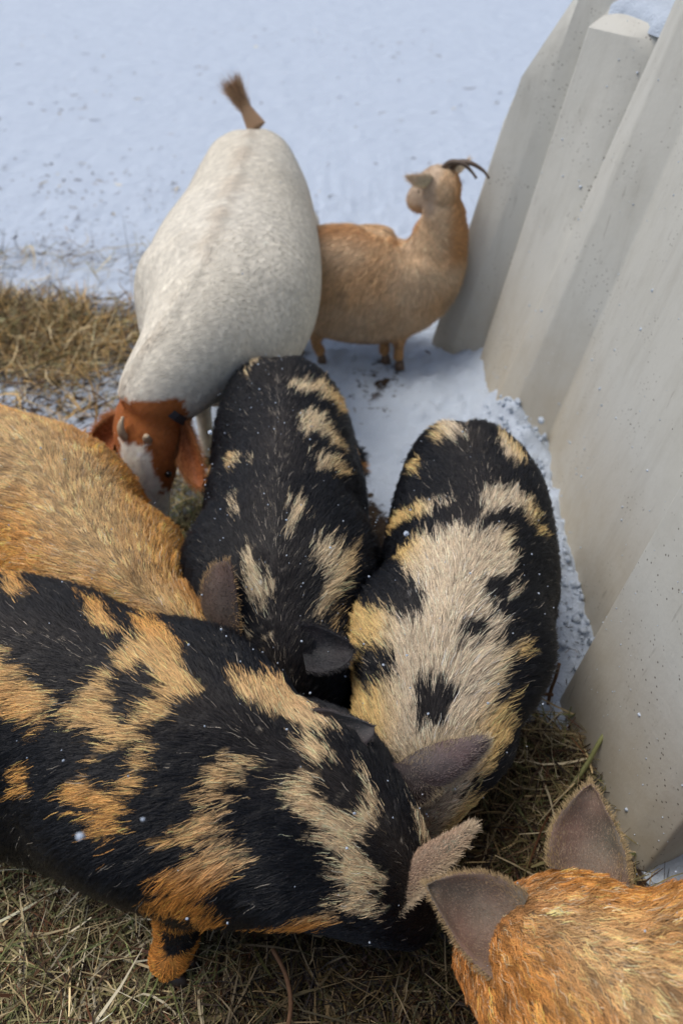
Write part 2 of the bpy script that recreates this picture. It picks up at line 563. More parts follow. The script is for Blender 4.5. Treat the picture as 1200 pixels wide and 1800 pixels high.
def grow(name, me, sp, n, L, rad, colfn, parent, seed, lift=.3, splay=(.35, 1.1), weight=None, clump=.6, cell=.016, wild=.22, per=24, lock_var=.0, wave=.0008, flow=(.3, .22)):
    rng = np.random.default_rng(seed)
    p, nr = scatter(me, n, rng, weight)
    s, phi, k = sp.coords(p)
    T, U, S = sp.T[k], sp.U[k], sp.S[k]
    r = norm(p - sp.C[k])
    around = norm(np.cross(T, r))                      # grows with phi or against it, fixed below
    sg = np.sign((around * (S * np.cos(phi)[:, None] - U * np.sin(phi)[:, None])).sum(1))
    around *= sg[:, None]
    ang = splay[0] + (splay[1] - splay[0]) * sstep(.1, 1.6, np.abs(phi))
    ang = ang + flow[0] * fbm(p, 7, seed) + flow[1] * fbm(p, 22, seed + 3)
    soft = np.tanh(phi / .12)
    d = -T * np.cos(ang)[:, None] + around * (soft * np.sin(ang))[:, None]
    d = d + np.array([0, 0, -.25]) * sstep(.9, 1.8, np.abs(phi))[:, None]
    d = norm(d - (d * nr).sum(1, keepdims=True) * nr)
    d = norm(d + rng.normal(0, wild * .55, d.shape))
    lf = lift * (1 + .5 * fbm(p, 9, seed + 5)) * rng.uniform(.6, 1.5, n)
    ln = L * rng.uniform(.55, 1.25, n) * (1 + .25 * fbm(p, 6, seed + 6))
    ln *= .4 + .6 * sstep(.06, .2, p[:, 2])
    ln *= 1 - .5 * sstep(sp.arc[-1] - .30, sp.arc[-1] - .12, s)
    t = np.array([0, .2, .4, .6, .8, 1.0])
    pts = p[:, None] + ln[:, None, None] * (d[:, None] * t[None, :, None] + nr[:, None] * (lf[:, None] * (t - .62 * t * t)[None])[..., None])
    pts[:, 0] -= nr * .003
    # locks: tips lean together
    kd = kdtree.KDTree(max(n // per, 1))
    g = rng.choice(n, max(n // per, 1), replace=False)
    for a, b in enumerate(g): kd.insert(Vector(p[b]), a)
    kd.balance()
    idx = g[[kd.find(Vector(q))[1] for q in p]]
    near = np.exp(-(np.linalg.norm(p[idx] - p, axis=1) / cell) ** 2)
    off = (pts[idx] - pts) * (clump * near)[:, None, None] * (t ** 1.2)[None, :, None]
    pts = pts + off
    sw = np.cross(d, nr)
    ph = rng.uniform(0, 6.28, n)
    ph = np.where(rng.random(n) < .25, ph, ph[idx])
    pts = pts + sw[:, None] * (wave * np.sin(ph[:, None] + t[None] * 9.0) * t[None] ** .6)[..., None]
    q = pts[np.arange(n), rng.integers(0, 6, n)]
    s2, phi2, _ = sp.coords(q)
    col = colfn(s2, phi2, q, rng)
    if lock_var:
        lv = np.exp(rng.normal(0, lock_var, n))
        col = np.clip(col * lv[idx][:, None], .003, .95)
    return curves(name, pts, np.full(n, rad) * rng.uniform(.7, 1.3, n), col, M_FUR, parent)

def ear(name, a, b, tip, cup, curl, colin, parent, thick=.004, seed=0, round_=.8, fur=None, nfur=500, furL=.014):
    """a leaf shaped flap from the base a-b to the tip; cup bends it across, curl along"""
    a, b, tip = map(lambda q: np.array(q, float), (a, b, tip))
    mid = (a + b) / 2
    ax = tip - mid; wd = b - a
    nrm = norm(np.cross(wd, ax)[None])[0]
    nu, nv = 13, 16
    P = np.empty((nv, nu, 3))
    for i in range(nv):
        v = i / (nv - 1)
        wv = (1 - v ** 1.7) ** round_ * (1 + .16 * math.sin(math.pi * v))
        for j in range(nu):
            u = j / (nu - 1) - .5
            c = mid + ax * v + wd * u * wv
            c = c + nrm * (cup * (1 - 4 * u * u) * (.35 + .65 * math.sin(math.pi * min(v + .15, 1))) + curl * v * v)
            P[i, j] = c
    P += .0025 * np.stack([fbm(P.reshape(-1, 3), 45, seed + q) for q in range(3)], 1).reshape(P.shape)
    # normals of the sheet
    du = np.gradient(P, axis=1); dvv = np.gradient(P, axis=0)
    nn = norm(np.cross(du, dvv))
    th = thick * (np.linspace(1.3, .5, nv))[:, None, None]
    A = (P + nn * th / 2).reshape(-1, 3); B = (P - nn * th / 2).reshape(-1, 3)
    V = np.vstack([A, B]); F = []
    m = nv * nu
    for i in range(nv - 1):
        for j in range(nu - 1):
            q = (i * nu + j, i * nu + j + 1, (i + 1) * nu + j + 1, (i + 1) * nu + j)
            F.append(q); F.append(tuple(m + z for z in q[::-1]))
    ring = [(i, 0) for i in range(nv)] + [(nv - 1, j) for j in range(1, nu)] + [(i, nu - 1) for i in range(nv - 2, -1, -1)]
    ids = [i * nu + j for i, j in ring]
    for p, q in zip(ids, ids[1:]): F.append((p, q, m + q, m + p))
    me = mesh(name, V, F)
    bm = bmesh.new(); bm.from_mesh(me); bmesh.ops.recalc_face_normals(bm, faces=bm.faces); bm.to_mesh(me); bm.free()
    col = np.tile(np.array(colin), (len(V), 1)) * (1 + .45 * fbm(V, 35, seed))[:, None] * (1 + np.array([.25, -.05, -.05]) * fbm(V, 18, seed + 9)[:, None])
    paint(me, np.clip(col, .004, 1))
    o = link(name, me, M_EAR, parent)
    if fur is not None:                                       # short hair, longest along the rim
        rng = np.random.default_rng(seed + 50)
        n = nfur
        p, nr = scatter(me, n, rng)
        ptv = P.reshape(-1, 3)
        kk = np.empty(n, int)
        for c0 in range(0, n, 1000):
            kk[c0:c0 + 1000] = ((p[c0:c0 + 1000, None] - ptv[None]) ** 2).sum(2).argmin(1)
        iv, ju = kk // nu, kk % nu
        rim = np.maximum(np.abs(ju / (nu - 1) - .5) * 2, (iv / (nv - 1)) ** 3) ** 3
        d = norm(ax[None] * .8 + wd[None] * ((ju / (nu - 1) - .5) * 2)[:, None] * .7)
        d = norm(d + nr * .35 + rng.normal(0, .25, d.shape))
        L = furL * (.45 + .75 * rim) * rng.uniform(.5, 1.2, n)
        t = np.array([0, .5, 1.])
        pts = p[:, None] + d[:, None] * (L[:, None] * t)[..., None]
        base = np.array(fur); dark = np.array(colin) * 2.3
        mixv = np.clip(rim * 1.15 + rng.normal(0, .12, n), 0, 1)[:, None]
        col = (dark * (1 - mixv) + base * mixv) * rng.uniform(.7, 1.25, n)[:, None]
        curves('ear_fur', pts, np.full(n, .00042), np.clip(col, .004, 1), M_FUR, o)
    return o

def ball(name, c, r, mat, parent, sc_=(1, 1, 1)):
    bm = bmesh.new()
    bmesh.ops.create_icosphere(bm, subdivisions=2, radius=r)
    for v in bm.verts:
        v.co = Vector((v.co.x * sc_[0], v.co.y * sc_[1], v.co.z * sc_[2])) + Vector(c)
    me = bpy.data.meshes.new(name); bm.to_mesh(me); bm.free()
    me.polygons.foreach_set('use_smooth', [True] * len(me.polygons))
    return link(name, me, mat, parent)

def hoof(c, fwd, parent, r=.03, h=.04, mat=None):
    """cloven: two toes side by side"""
    V, F = [], []
    f = np.array([fwd[0], fwd[1], 0.]); f /= np.linalg.norm(f); s = np.array([f[1], -f[0], 0])
    for side in (-1, 1):
        b = len(V)
        for z, g in ((0, 1.12), (h * .5, 1.0), (h, .78)):
            for k in range(10):
                a = k * 2 * math.pi / 10
                q = np.array(c) + s * (side * r * .5 + math.cos(a) * r * .48 * g) + f * (math.sin(a) * r * g * (1.15 if math.sin(a) > 0 else .8) + r * .2) + np.array([0, 0, z])
                V.append(q)
        for L_ in range(2):
            for k in range(10):
                F.append((b + L_ * 10 + k, b + L_ * 10 + (k + 1) % 10, b + L_ * 10 + 10 + (k + 1) % 10, b + L_ * 10 + 10 + k))
        F.append(tuple(b + k for k in range(9, -1, -1))); F.append(tuple(b + 20 + k for k in range(10)))
    return link('hoof', mesh('hoof', V, F), mat or M_HOOF, parent)

BLACK = np.array([.006, .007, .010]); BLACKB = np.array([.040, .034, .031])
SILVER = np.array([.74, .65, .52]); ORANGE = np.array([.60, .29, .075]); GOLD = np.array([.64, .42, .17])
REGISTRY = {}

def pig(key, rows, legs, label, colfn, nhair, L=.030, voxel=.011, lift=.22, rad=.0004, tail=None, skin=.5, **kw):
    sp = Spine(rows)
    lofts = [loft(rows, 60, 36)]
    fwd = norm((sp.C[-30] - sp.C[20])[None])[0]
    for top, knee, foot in legs:
        top, knee, foot = map(lambda q: np.array(q, float), (top, knee, foot))
        lofts.append(loft([(*top, .085, .085), (*(top * .5 + knee * .5), .072, .075), (*knee, .047, .05), (*(knee * .4 + foot * .6), .038, .038), (*(foot + [0, 0, .045]), .037, .037), (*(foot + [0, 0, .03]), .03, .03)], 18, 16, up=fwd))
    me = fuse('body', lofts, voxel, 7)
    La = sp.arc[-1]
    relief(me, sp, [(.08, 0, .07, .22, -.022), (.16, .75, .10, .45, .016), (.36, .9, .09, .5, -.010), (.62 * La, 1.05, .09, .45, .026), (.50 * La, 1.0, .06, .6, -.014), (.74 * La, .9, .035, .8, -.013), (.80 * La, 1.2, .06, .5, .014), (.45 * La, 0, .5, .16, .006)])
    base = sp.C[60].copy(); base[2] = 0
    e = empty('pig', base, label, 'pig', 'pigs crowding round the feed')
    co, no, tr = mesh_arrays(me)
    s, phi, _ = sp.coords(co)
    rng = np.random.default_rng(1)
    paint(me, np.clip(colfn(s, phi, co, rng) * skin, .004, 1))
    link('body', me, M_SKIN, e)
    REGISTRY[key] = (me, sp)
    under = lambda c, n_: np.where(n_[:, 2] < -.5, .25, 1.0)
    grow('fur', me, sp, nhair, L, rad, colfn, e, hash(key) % 100 if False else ord(key), lift, weight=under, **kw)
    for top, knee, foot in legs:
        hoof(foot, fwd, e)
    n_, t_ = sp.C[-1], sp.T[-1]
    ball('snout_disc', n_ + t_ * .012, .036, M_SNOUT, e, (1, .55, .9))
    for sgn in (-1, 1):
        c = sp.C[-22] + sp.S[-22] * sgn * .075 + sp.U[-22] * .045
        ball('eye', c, .012, M_EYE, e)
    # tail
    r0, tb = sp.C[2] + sp.U[2] * .05, -sp.T[2]
    trow = []
    for q in range(9):
        a = q / 8
        trow.append((*(r0 + tb * (.10 * a) + np.array([.012 * math.sin(a * 8), 0, -.09 * a * a])), .012 * (1 - .6 * a), .012 * (1 - .6 * a)))
    tv, tf = loft(trow, 18, 8, up=(1, .2, .1))
    tm = mesh('tail', tv, tf); paint(tm, np.tile(colfn(np.array([.02]), np.array([0.]), r0[None], rng) * .8, (len(tv), 1)))
    link('tail', tm, M_SKIN, e)
    return e

def mixcol(a, b, f):
    f = np.clip(f, 0, 1)[:, None]
    return a * (1 - f) + b * f

def hair_var(col, rng, k=.28):
    n = len(col)
    return np.clip(col * np.exp(rng.normal(0, k, n))[:, None], .003, .95)

def PATCHES_PLUS(key):
    more = {'R': [('H', .80)],
            'F': [('L', [(.10, .35), (.20, .25), (.27, .60), (.22, .95), (.13, .80)]), ('L', [(.26, -.15), (.36, -.10), (.40, .25), (.30, .30)]), ('L', [(.12, 1.3), (.24, 1.2), (.26, 1.6), (.15, 1.7)]),
                  ('L', [(.20, -1.2), (.34, -1.1), (.42, -1.4), (.30, -1.8)]), ('L', [(.55, -1.2), (.66, -1.1), (.76, -1.5), (.62, -1.9)]), ('L', [(.88, -1.3), (1.0, -1.2), (1.02, -1.7), (.90, -1.8)])],
            'C': [('L', [(.25, 1.4), (.36, 1.2), (.40, 1.7), (.30, 1.9)]), ('L', [(.20, -1.5), (.30, -1.3), (.36, -1.7), (.26, -1.9)])]}
    return more.get(key, []) + PATCHES.get(key, [])

PATCHES = {
 'C': [
  ('L', [(0.107,-0.09), (0.129,-0.33), (0.118,-0.58), (0.129,-1.01), (0.218,-1.11), (0.266,-0.86), (0.241,-0.5), (0.229,-0.16)]),
  ('L', [(0.303,-0.18), (0.303,-0.36), (0.329,-0.67), (0.367,-0.96), (0.416,-0.81), (0.404,-0.42), (0.404,-0.19)]),
  ('L', [(0.453,-0.31), (0.44,-0.64), (0.453,-0.91), (0.502,-0.72), (0.502,-0.38)]),
  ('L', [(0.404,0.76), (0.44,0.42), (0.477,0.26), (0.477,0.47), (0.49,0.65)]),
  ('L', [(0.595,0.53), (0.573,0.44), (0.637,0.42), (0.637,0.51)]),
  ('L', [(0.606,-0.07), (0.627,-0.24), (0.647,-0.38), (0.666,-0.18), (0.694,-0.08), (0.656,-0.07)]),
  ('L', [(0.702,-0.3), (0.684,-0.52), (0.702,-0.79), (0.728,-0.83), (0.76,-0.78), (0.79,-0.63), (0.797,-0.36), (0.775,-0.38), (0.752,-0.52), (0.728,-0.42)]),
  ('L', [(0.711,0.37), (0.711,0.26), (0.728,0.17), (0.752,0.09), (0.768,-0.06), (0.783,-0.01), (0.79,0.2), (0.775,0.33), (0.744,0.39)]),
  ('L', [(0.805,0.36), (0.805,0.1), (0.819,0.08), (0.826,0.28), (0.826,0.39)]),
  ('L', [(0.79,-0.52), (0.783,-0.92), (0.797,-1.06), (0.812,-0.62)]),
  ('L', [(0.043,0.68), (0.03,0.28), (0.059,0.31), (0.097,0.57)]),
 ],
 'R': [
  ('L', [(0.029,0.73), (0.029,0.28), (0.041,-0.11), (0.08,0.25), (0.071,0.58)]),
  ('L', [(0.08,-0.36), (0.063,-0.68), (0.109,-0.65), (0.149,-0.69), (0.206,-0.47), (0.139,-0.35)]),
  ('L', [(0.401,0.02), (0.306,-0.02), (0.276,-0.16), (0.276,-0.42), (0.315,-0.64), (0.334,-0.95), (0.363,-0.73), (0.344,-0.47), (0.344,-0.24), (0.363,-0.09), (0.41,-0.04)]),
  ('L', [(0.306,1.41), (0.276,1.22), (0.315,0.82), (0.315,0.57), (0.325,0.3), (0.372,0.46), (0.372,0.68), (0.344,1.01), (0.325,1.45)]),
  ('L', [(0.09,1.14), (0.109,0.71), (0.206,0.73)]),
  ('L', [(0.438,0.88), (0.438,0.62), (0.429,0.43), (0.419,0.2), (0.41,-0.01), (0.41,-0.3), (0.447,-0.47), (0.493,-0.44), (0.512,-0.57), (0.548,-0.45), (0.574,-0.33), (0.574,-0.55), (0.608,-0.49), (0.625,-0.63), (0.65,-0.64), (0.673,-0.73), (0.696,-1.1), (0.73,-1.01), (0.751,-0.89), (0.771,-0.84), (0.784,-0.66), (0.804,-0.46), (0.804,-0.19), (0.804,0.07), (0.798,0.29), (0.791,0.51), (0.784,0.73), (0.777,0.98), (0.757,1.24), (0.737,1.3), (0.703,1.4), (0.666,1.42), (0.642,1.27), (0.617,1.2), (0.566,1.14), (0.592,0.83), (0.608,0.56), (0.592,0.44), (0.574,0.33), (0.548,0.5), (0.475,0.9)]),
  ('B', [(0.658,0.9), (0.658,0.53), (0.681,0.49), (0.696,0.84), (0.681,1.12)]),
  ('B', [(0.688,0.2), (0.681,-0.02), (0.688,-0.19), (0.717,-0.08), (0.717,0.14)]),
  ('B', [(0.53,-0.19), (0.503,-0.44), (0.548,-0.44), (0.557,-0.27)]),
  ('B', [(0.608,-0.12), (0.592,-0.29), (0.617,-0.33), (0.625,-0.15)]),
  ('B', [(0.583,0.54), (0.574,0.29), (0.608,0.29), (0.608,0.48)]),
  ('L', [(0.6,-0.61), (0.574,-0.83), (0.6,-0.88), (0.625,-0.65)]),
 ],
 'F': [
  ('L', [(0.423,-0.83), (0.458,-0.85), (0.557,-0.43), (0.526,-0.33)]),
  ('L', [(0.572,0.1), (0.613,0.11), (0.652,0.14), (0.677,0.17), (0.717,0.23), (0.746,0.28), (0.761,0.39), (0.761,0.49), (0.69,0.49), (0.664,0.46), (0.626,0.42), (0.613,0.32), (0.587,0.21)]),
  ('L', [(0.703,0.86), (0.746,0.68), (0.776,0.81), (0.731,1.01)]),
  ('L', [(0.613,-0.65), (0.652,-0.67), (0.677,-0.72), (0.717,-0.48), (0.761,-0.34), (0.746,-0.25), (0.69,-0.39)]),
  ('L', [(0.761,0.31), (0.776,0.21), (0.791,0.1), (0.807,-0.01), (0.791,-0.17), (0.776,-0.37), (0.731,-0.59), (0.761,-0.68), (0.822,-0.53), (0.866,-0.42), (0.88,-0.32), (0.933,-0.15), (0.933,-0.04), (0.933,0.06), (0.907,0.19), (0.92,0.35), (0.92,0.47), (0.92,0.59), (0.92,0.72), (0.92,0.86), (0.907,0.93), (0.894,0.86), (0.88,0.8), (0.837,0.75), (0.822,0.71), (0.837,0.61), (0.852,0.52), (0.852,0.38), (0.822,0.37), (0.791,0.37)]),
  ('B', [(0.822,0.05), (0.837,-0.14), (0.88,-0), (0.866,0.1), (0.866,0.2), (0.852,0.16)]),
  ('B', [(0.866,0.46), (0.894,0.33), (0.894,0.46), (0.894,0.6), (0.866,0.58)]),
  ('L', [(0.933,-0.48), (0.969,-0.55), (0.993,-0.61), (1.016,-0.81), (1.061,-0.86), (1.083,-0.68), (1.104,-0.58), (1.104,-0.38), (1.072,-0.29), (1.05,-0.32), (1.027,-0.3), (0.993,-0.22), (0.957,-0.33)]),
  ('L', [(0.993,0.28), (1.004,0.15), (1.016,0.07), (1.038,-0.03), (1.038,0.11), (1.038,0.24), (1.027,0.37), (1.027,0.55), (1.027,0.67), (1.05,0.74), (1.05,0.89), (1.038,1.06), (1.027,1.37), (1.038,1.69), (1.05,2), (1.093,1.81), (1.061,2.01), (1.038,1.99), (0.981,2.49), (0.981,2.16), (0.981,1.64), (0.969,1.35), (0.957,1.19), (0.981,0.97), (0.993,0.9), (1.004,0.84), (1.004,0.79), (0.981,0.81), (0.957,0.83), (0.981,0.71), (0.993,0.6), (1.004,0.45)]),
  ('L', [(1.05,2), (1.05,2), (1.072,1.9), (1.114,1.55), (1.145,1.33), (1.155,1.11), (1.175,0.94), (1.175,0.72), (1.165,0.57), (1.155,0.43), (1.114,0.47), (1.104,0.39), (1.083,0.31), (1.083,0.19), (1.093,-0.04), (1.072,-0.09), (1.072,-0.24), (1.104,-0.34), (1.114,-0.22), (1.145,-0.31), (1.155,-0.27), (1.175,-0.11), (1.175,0.16), (1.195,0.29), (1.214,0.42), (1.223,0.58), (1.242,0.78), (1.214,0.73), (1.195,0.86), (1.195,1.09), (1.195,1.53), (1.175,1.59), (1.145,1.54), (1.104,1.8)]),
  ('B', [(1.104,-0.06), (1.114,-0.31), (1.135,-0.22), (1.145,-0.13), (1.145,0.05), (1.125,0.18), (1.104,0.11)]),
  ('L', [(1.204,-0.6), (1.233,-0.88), (1.27,-0.75), (1.233,-0.32), (1.214,-0.44)]),
  ('L', [(0.957,1.25), (0.981,1.38), (0.981,1.87), (0.981,2.33), (0.981,2.46), (0.957,2.39), (0.92,2.41), (0.907,2.39), (0.907,2.41), (0.933,1.9), (0.933,1.71)]),
  ('B', [(0.957,1.67), (0.981,1.7), (1.004,1.75), (0.981,2.34), (0.933,2.3)]),
 ],
}

def spotted(key, base_black=True, light_top=SILVER, light_side=GOLD, belly=ORANGE, edges=(.25, .85, .9, 1.5), head=None, inset=-.003, feather=.010, sock=None):
    def fn(s, phi, p, rng):
        n = len(s)
        RB = .2
        ap = np.abs(phi) * RB
        al = .35 + .75 * sstep(.1, 1.6, np.abs(phi))
        u, v = s * np.cos(al) - ap * np.sin(al), s * np.sin(al) + ap * np.cos(al)
        streak = vnoise(np.stack([u * 14, v * 170, np.sign(phi) * 3], 1), 1.0, 51) * .6 + vnoise(np.stack([u * 9, v * 70, np.sign(phi) * 3], 1), 1.0, 52) * .6
        slide = .022 * vnoise(np.stack([u * 7, v * 60, np.sign(phi) * 5], 1), 1.0, 53)
        S_ = s + .010 * fbm(p, 22, 31) + slide * np.cos(al) + rng.normal(0, .003, n)
        Q_ = phi * RB + .012 * fbm(p, 22, 41) - np.sign(phi) * slide * np.sin(al) + rng.normal(0, .003, n)
        f = np.full(n, -.02)
        for kind, poly in PATCHES_PLUS(key):
            if kind == 'L':
                d = poly_field(S_, Q_, [(q0, q1 * RB) for q0, q1 in poly])
                f = np.maximum(f, np.clip(d, -.02, .02) + inset)
            elif kind == 'H':                                     # the whole head from this s on
                f = np.maximum(f, np.clip(S_ - poly, -.02, .02))
            else:
                d = poly_field(s + .006 * fbm(p, 30, 33), phi * RB + .006 * fbm(p, 30, 34), [(q0, q1 * RB) for q0, q1 in poly])
                f = np.minimum(f, np.clip(-d, -.02, .02) * 1.3 - .008)
        light = f + feather * streak > 0
        if sock is not None:                                     # one tan foot
            lo, hi, knee = sock
            inb = ((p > lo) & (p < hi)).all(1)
            light = np.where(inb, ~((p[:, 2] > knee[0]) & (p[:, 2] < knee[1]) & (p[:, 0] > knee[2])), light)
        a = np.abs(phi)
        lc = mixcol(mixcol(np.tile(light_top, (n, 1)), np.tile(light_side, (n, 1)), sstep(edges[0], edges[1], a + .25 * fbm(p, 6, 7))), np.tile(belly, (n, 1)), sstep(edges[2], edges[3], a + .3 * fbm(p, 5, 9)))
        if head is not None:
            lc = mixcol(lc, np.tile(head[1], (n, 1)), sstep(head[0] - .15, head[0] + .1, s) * sstep(1.2, .7, a))
        bc = mixcol(np.tile(BLACK, (n, 1)), np.tile(BLACKB, (n, 1)), np.exp(-(a / .3) ** 2) * (.6 + .7 * fbm(p, 12, 3)))
        stray = rng.random(n)
        lc = np.where((stray < .07)[:, None], lc * .25, lc)
        pale = .006 + (.045 if key == 'C' else .02) * np.exp(-(a / .16) ** 2)
        bc = np.where((stray > 1 - pale)[:, None], SILVER * .55, bc)
        return hair_var(np.where(light[:, None], lc, bc), rng)
    return fn

def ginger(top, side, low, face=None):
    def fn(s, phi, p, rng):
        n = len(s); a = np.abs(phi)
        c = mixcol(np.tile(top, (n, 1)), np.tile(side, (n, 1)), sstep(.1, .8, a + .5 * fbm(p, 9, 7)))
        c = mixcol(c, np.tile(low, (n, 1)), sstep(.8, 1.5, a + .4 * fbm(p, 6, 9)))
        if face is not None:
            c = mixcol(c, np.tile(face[1], (n, 1)), sstep(face[0], face[0] + .12, s) * .85)
        dark = sstep(.1, .6, fbm(p, 28, 77)) * .55
        c = c * (1 - dark[:, None] * np.array([.45, .55, .6]))
        c = np.where((rng.random(n) < .07)[:, None], np.array([.66, .52, .34]), c)
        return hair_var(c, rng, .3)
    return fn

# ------------------------------------------------------------------ pigs
ROWS = {
 'C': [(-.170,1.675,.385,.045,.05),(-.166,1.635,.375,.115,.125),(-.150,1.50,.325,.165,.172),(-.130,1.285,.312,.185,.196),(-.126,1.08,.305,.190,.2),(-.122,.955,.296,.176,.188),(-.118,.878,.270,.148,.153),(-.112,.826,.22,.120,.12),(-.106,.79,.16,.090,.088),(-.100,.765,.10,.062,.06),(-.097,.752,.065,.05,.048)],
 'R': [(.272,1.412,.37,.045,.05),(.276,1.372,.365,.11,.122),(.287,1.25,.322,.163,.17),(.280,1.10,.302,.188,.196),(.248,.965,.295,.190,.2),(.206,.845,.285,.178,.19),(.178,.75,.262,.158,.165),(.165,.69,.222,.13,.132),(.157,.645,.168,.096,.094),(.153,.615,.11,.064,.06),(.151,.60,.07,.05,.048)],
 'F': [(-1.10,.90,.325,.05,.06),(-1.06,.89,.32,.13,.14),(-.96,.86,.30,.19,.205),(-.784,.795,.283,.222,.237),(-.564,.722,.285,.232,.246),(-.428,.674,.292,.226,.244),(-.264,.598,.30,.212,.233),(-.15,.552,.30,.190,.212),(-.056,.522,.285,.162,.177),(.012,.488,.253,.132,.142),(.060,.462,.205,.104,.106),(.092,.446,.155,.078,.078),(.112,.437,.11,.058,.056),(.12,.433,.08,.048,.046)],
 'T': [(-1.15,1.46,.28,.05,.055),(-1.11,1.445,.28,.12,.13),(-.99,1.40,.275,.175,.185),(-.785,1.325,.275,.197,.205),(-.665,1.238,.272,.198,.206),(-.540,1.07,.272,.174,.198),(-.418,.935,.270,.148,.176),(-.325,.858,.262,.126,.148),(-.255,.812,.236,.108,.118),(-.20,.785,.175,.088,.086),(-.172,.765,.115,.062,.06),(-.158,.755,.075,.05,.048)],
 'G': [(1.08,-.08,.32,.05,.055),(1.045,-.07,.315,.125,.135),(.94,-.035,.305,.18,.19),(.76,.035,.30,.20,.208),(.59,.125,.30,.203,.211),(.465,.20,.30,.195,.203),(.380,.252,.297,.17,.178),(.322,.294,.282,.138,.145),(.282,.325,.243,.105,.11),(.256,.35,.18,.082,.08),(.244,.364,.12,.06,.058),(.238,.37,.08,.05,.048)],
}
NH = 140000
pigC = pig('C', ROWS['C'], [((-.20,.98,.24),(-.21,.96,.15),(-.21,.95,0)),((0,.98,.24),(.01,.96,.15),(.01,.95,0)),((-.22,1.46,.26),(-.23,1.50,.16),(-.23,1.47,0)),((-.02,1.46,.26),(-.01,1.50,.16),(-.01,1.47,0))],
  'mostly black bristly pig with few pale streaks, standing before the white goat', spotted('C', light_top=np.array([.76, .61, .40]), light_side=np.array([.72, .49, .22]), edges=(.3, .9, 1.1, 1.7), inset=-.007, feather=.018), NH)
pigR = pig('R', ROWS['R'], [((.12,.86,.23),(.10,.84,.14),(.10,.83,0)),((.32,.90,.23),(.34,.88,.14),(.34,.87,0)),((.20,1.22,.25),(.19,1.26,.16),(.19,1.23,0)),((.40,1.23,.25),(.41,1.27,.16),(.41,1.24,0))],
  'black and cream patched pig beside the plastic hutch wall, broad pale shoulders', spotted('R', edges=(.3, .75, 1.1, 1.7), light_top=np.array([.76, .63, .46]), light_side=np.array([.74, .52, .22])), int(NH * 1.1))
pigF = pig('F', ROWS['F'], [((-.235,.47,.25),(-.27,.44,.16),(-.30,.385,0)),((-.10,.66,.25),(-.09,.69,.16),(-.10,.68,0)),((-.93,.72,.27),(-.96,.70,.17),(-.93,.69,0)),((-.86,.98,.27),(-.88,1.0,.17),(-.85,1.0,0))],
  'large black pig with orange and cream patches, side on in front', spotted('F', light_top=np.array([.76, .50, .22]), light_side=np.array([.74, .39, .11]), belly=np.array([.66, .27, .05]), edges=(.2, .7, .75, 1.3), head=(1.05, np.array([.82, .62, .38])), sock=(np.array([-.38, .28, -.1]), np.array([-.235, .44, .17]), (.09, .15, -.30))), int(NH * 1.3), L=.030)
pigT = pig('T', ROWS['T'], [((-.45,.98,.22),(-.44,.96,.14),(-.44,.95,0)),((-.33,1.12,.22),(-.31,1.13,.14),(-.31,1.12,0)),((-1.0,1.22,.22),(-1.03,1.21,.14),(-1.0,1.2,0)),((-.93,1.46,.22),(-.96,1.47,.14),(-.93,1.46,0))],
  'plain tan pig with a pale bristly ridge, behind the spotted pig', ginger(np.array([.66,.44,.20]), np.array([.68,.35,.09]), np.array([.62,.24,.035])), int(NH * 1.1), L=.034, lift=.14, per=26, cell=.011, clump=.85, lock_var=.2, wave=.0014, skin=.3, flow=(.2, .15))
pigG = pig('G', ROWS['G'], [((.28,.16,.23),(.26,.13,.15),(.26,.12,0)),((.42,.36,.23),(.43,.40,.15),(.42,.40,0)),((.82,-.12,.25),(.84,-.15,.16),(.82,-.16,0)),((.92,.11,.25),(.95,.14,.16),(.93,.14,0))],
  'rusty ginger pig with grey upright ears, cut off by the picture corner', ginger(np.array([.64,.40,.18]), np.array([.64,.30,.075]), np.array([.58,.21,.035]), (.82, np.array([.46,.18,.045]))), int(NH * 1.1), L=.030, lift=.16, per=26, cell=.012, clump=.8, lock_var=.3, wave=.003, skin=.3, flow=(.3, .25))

# pig ears
GREY_EAR = (.165, .125, .095)
ear('ear', (-.271,.905,.385), (-.196,.790,.35), (-.197,.890,.52), .02, .0, (.075,.055,.046), pigT, seed=1, fur=(.42,.28,.14), nfur=2200, furL=.010)
ear('ear', (-.30,.83,.36), (-.25,.76,.34), (-.33,.74,.40), .02, .0, (.055,.038,.032), pigT, seed=2, fur=(.50,.32,.14))
ear('ear', (-.092,.830,.415), (-.064,.755,.375), (.018,.775,.415), -.026, -.02, (.020,.019,.021), pigC, seed=3, fur=(.03,.028,.03), nfur=3500, furL=.007, round_=.55)
ear('ear', (-.174,.867,.35), (-.196,.80,.29), (-.25,.83,.25), .03, .0, (.014,.014,.017), pigC, seed=4, fur=(.012,.012,.015), furL=.007)
ear('ear', (.070,.385,.255), (.110,.442,.28), (.204,.462,.38), -.034, -.012, (.22,.155,.11), pigF, seed=5, fur=(.60,.48,.33), nfur=8000, thick=.009, furL=.013, round_=.38)
ear('ear', (-.049,.628,.455), (.0,.585,.415), (.050,.606,.440), -.012, .0, (.06,.05,.05), pigF, seed=6, fur=(.06,.05,.05), nfur=900, furL=.005, round_=.6)
ear('ear', (.088,.590,.345), (.172,.576,.305), (.236,.624,.40), .026, .015, (.10,.078,.075), pigR, seed=7, fur=(.55,.44,.28), nfur=3000, furL=.009, round_=.6)
ear('ear', (.045,.598,.365), (.157,.590,.345), (.126,.552,.285), -.018, .0, (.055,.045,.042), pigR, seed=8, fur=(.50,.40,.25), nfur=2500, furL=.008, round_=.6)
ear('ear', (.262,.372,.395), (.232,.270,.345), (.116,.374,.43), .038, .0, GREY_EAR, pigG, seed=9, fur=(.42,.30,.16), nfur=7500, furL=.007)
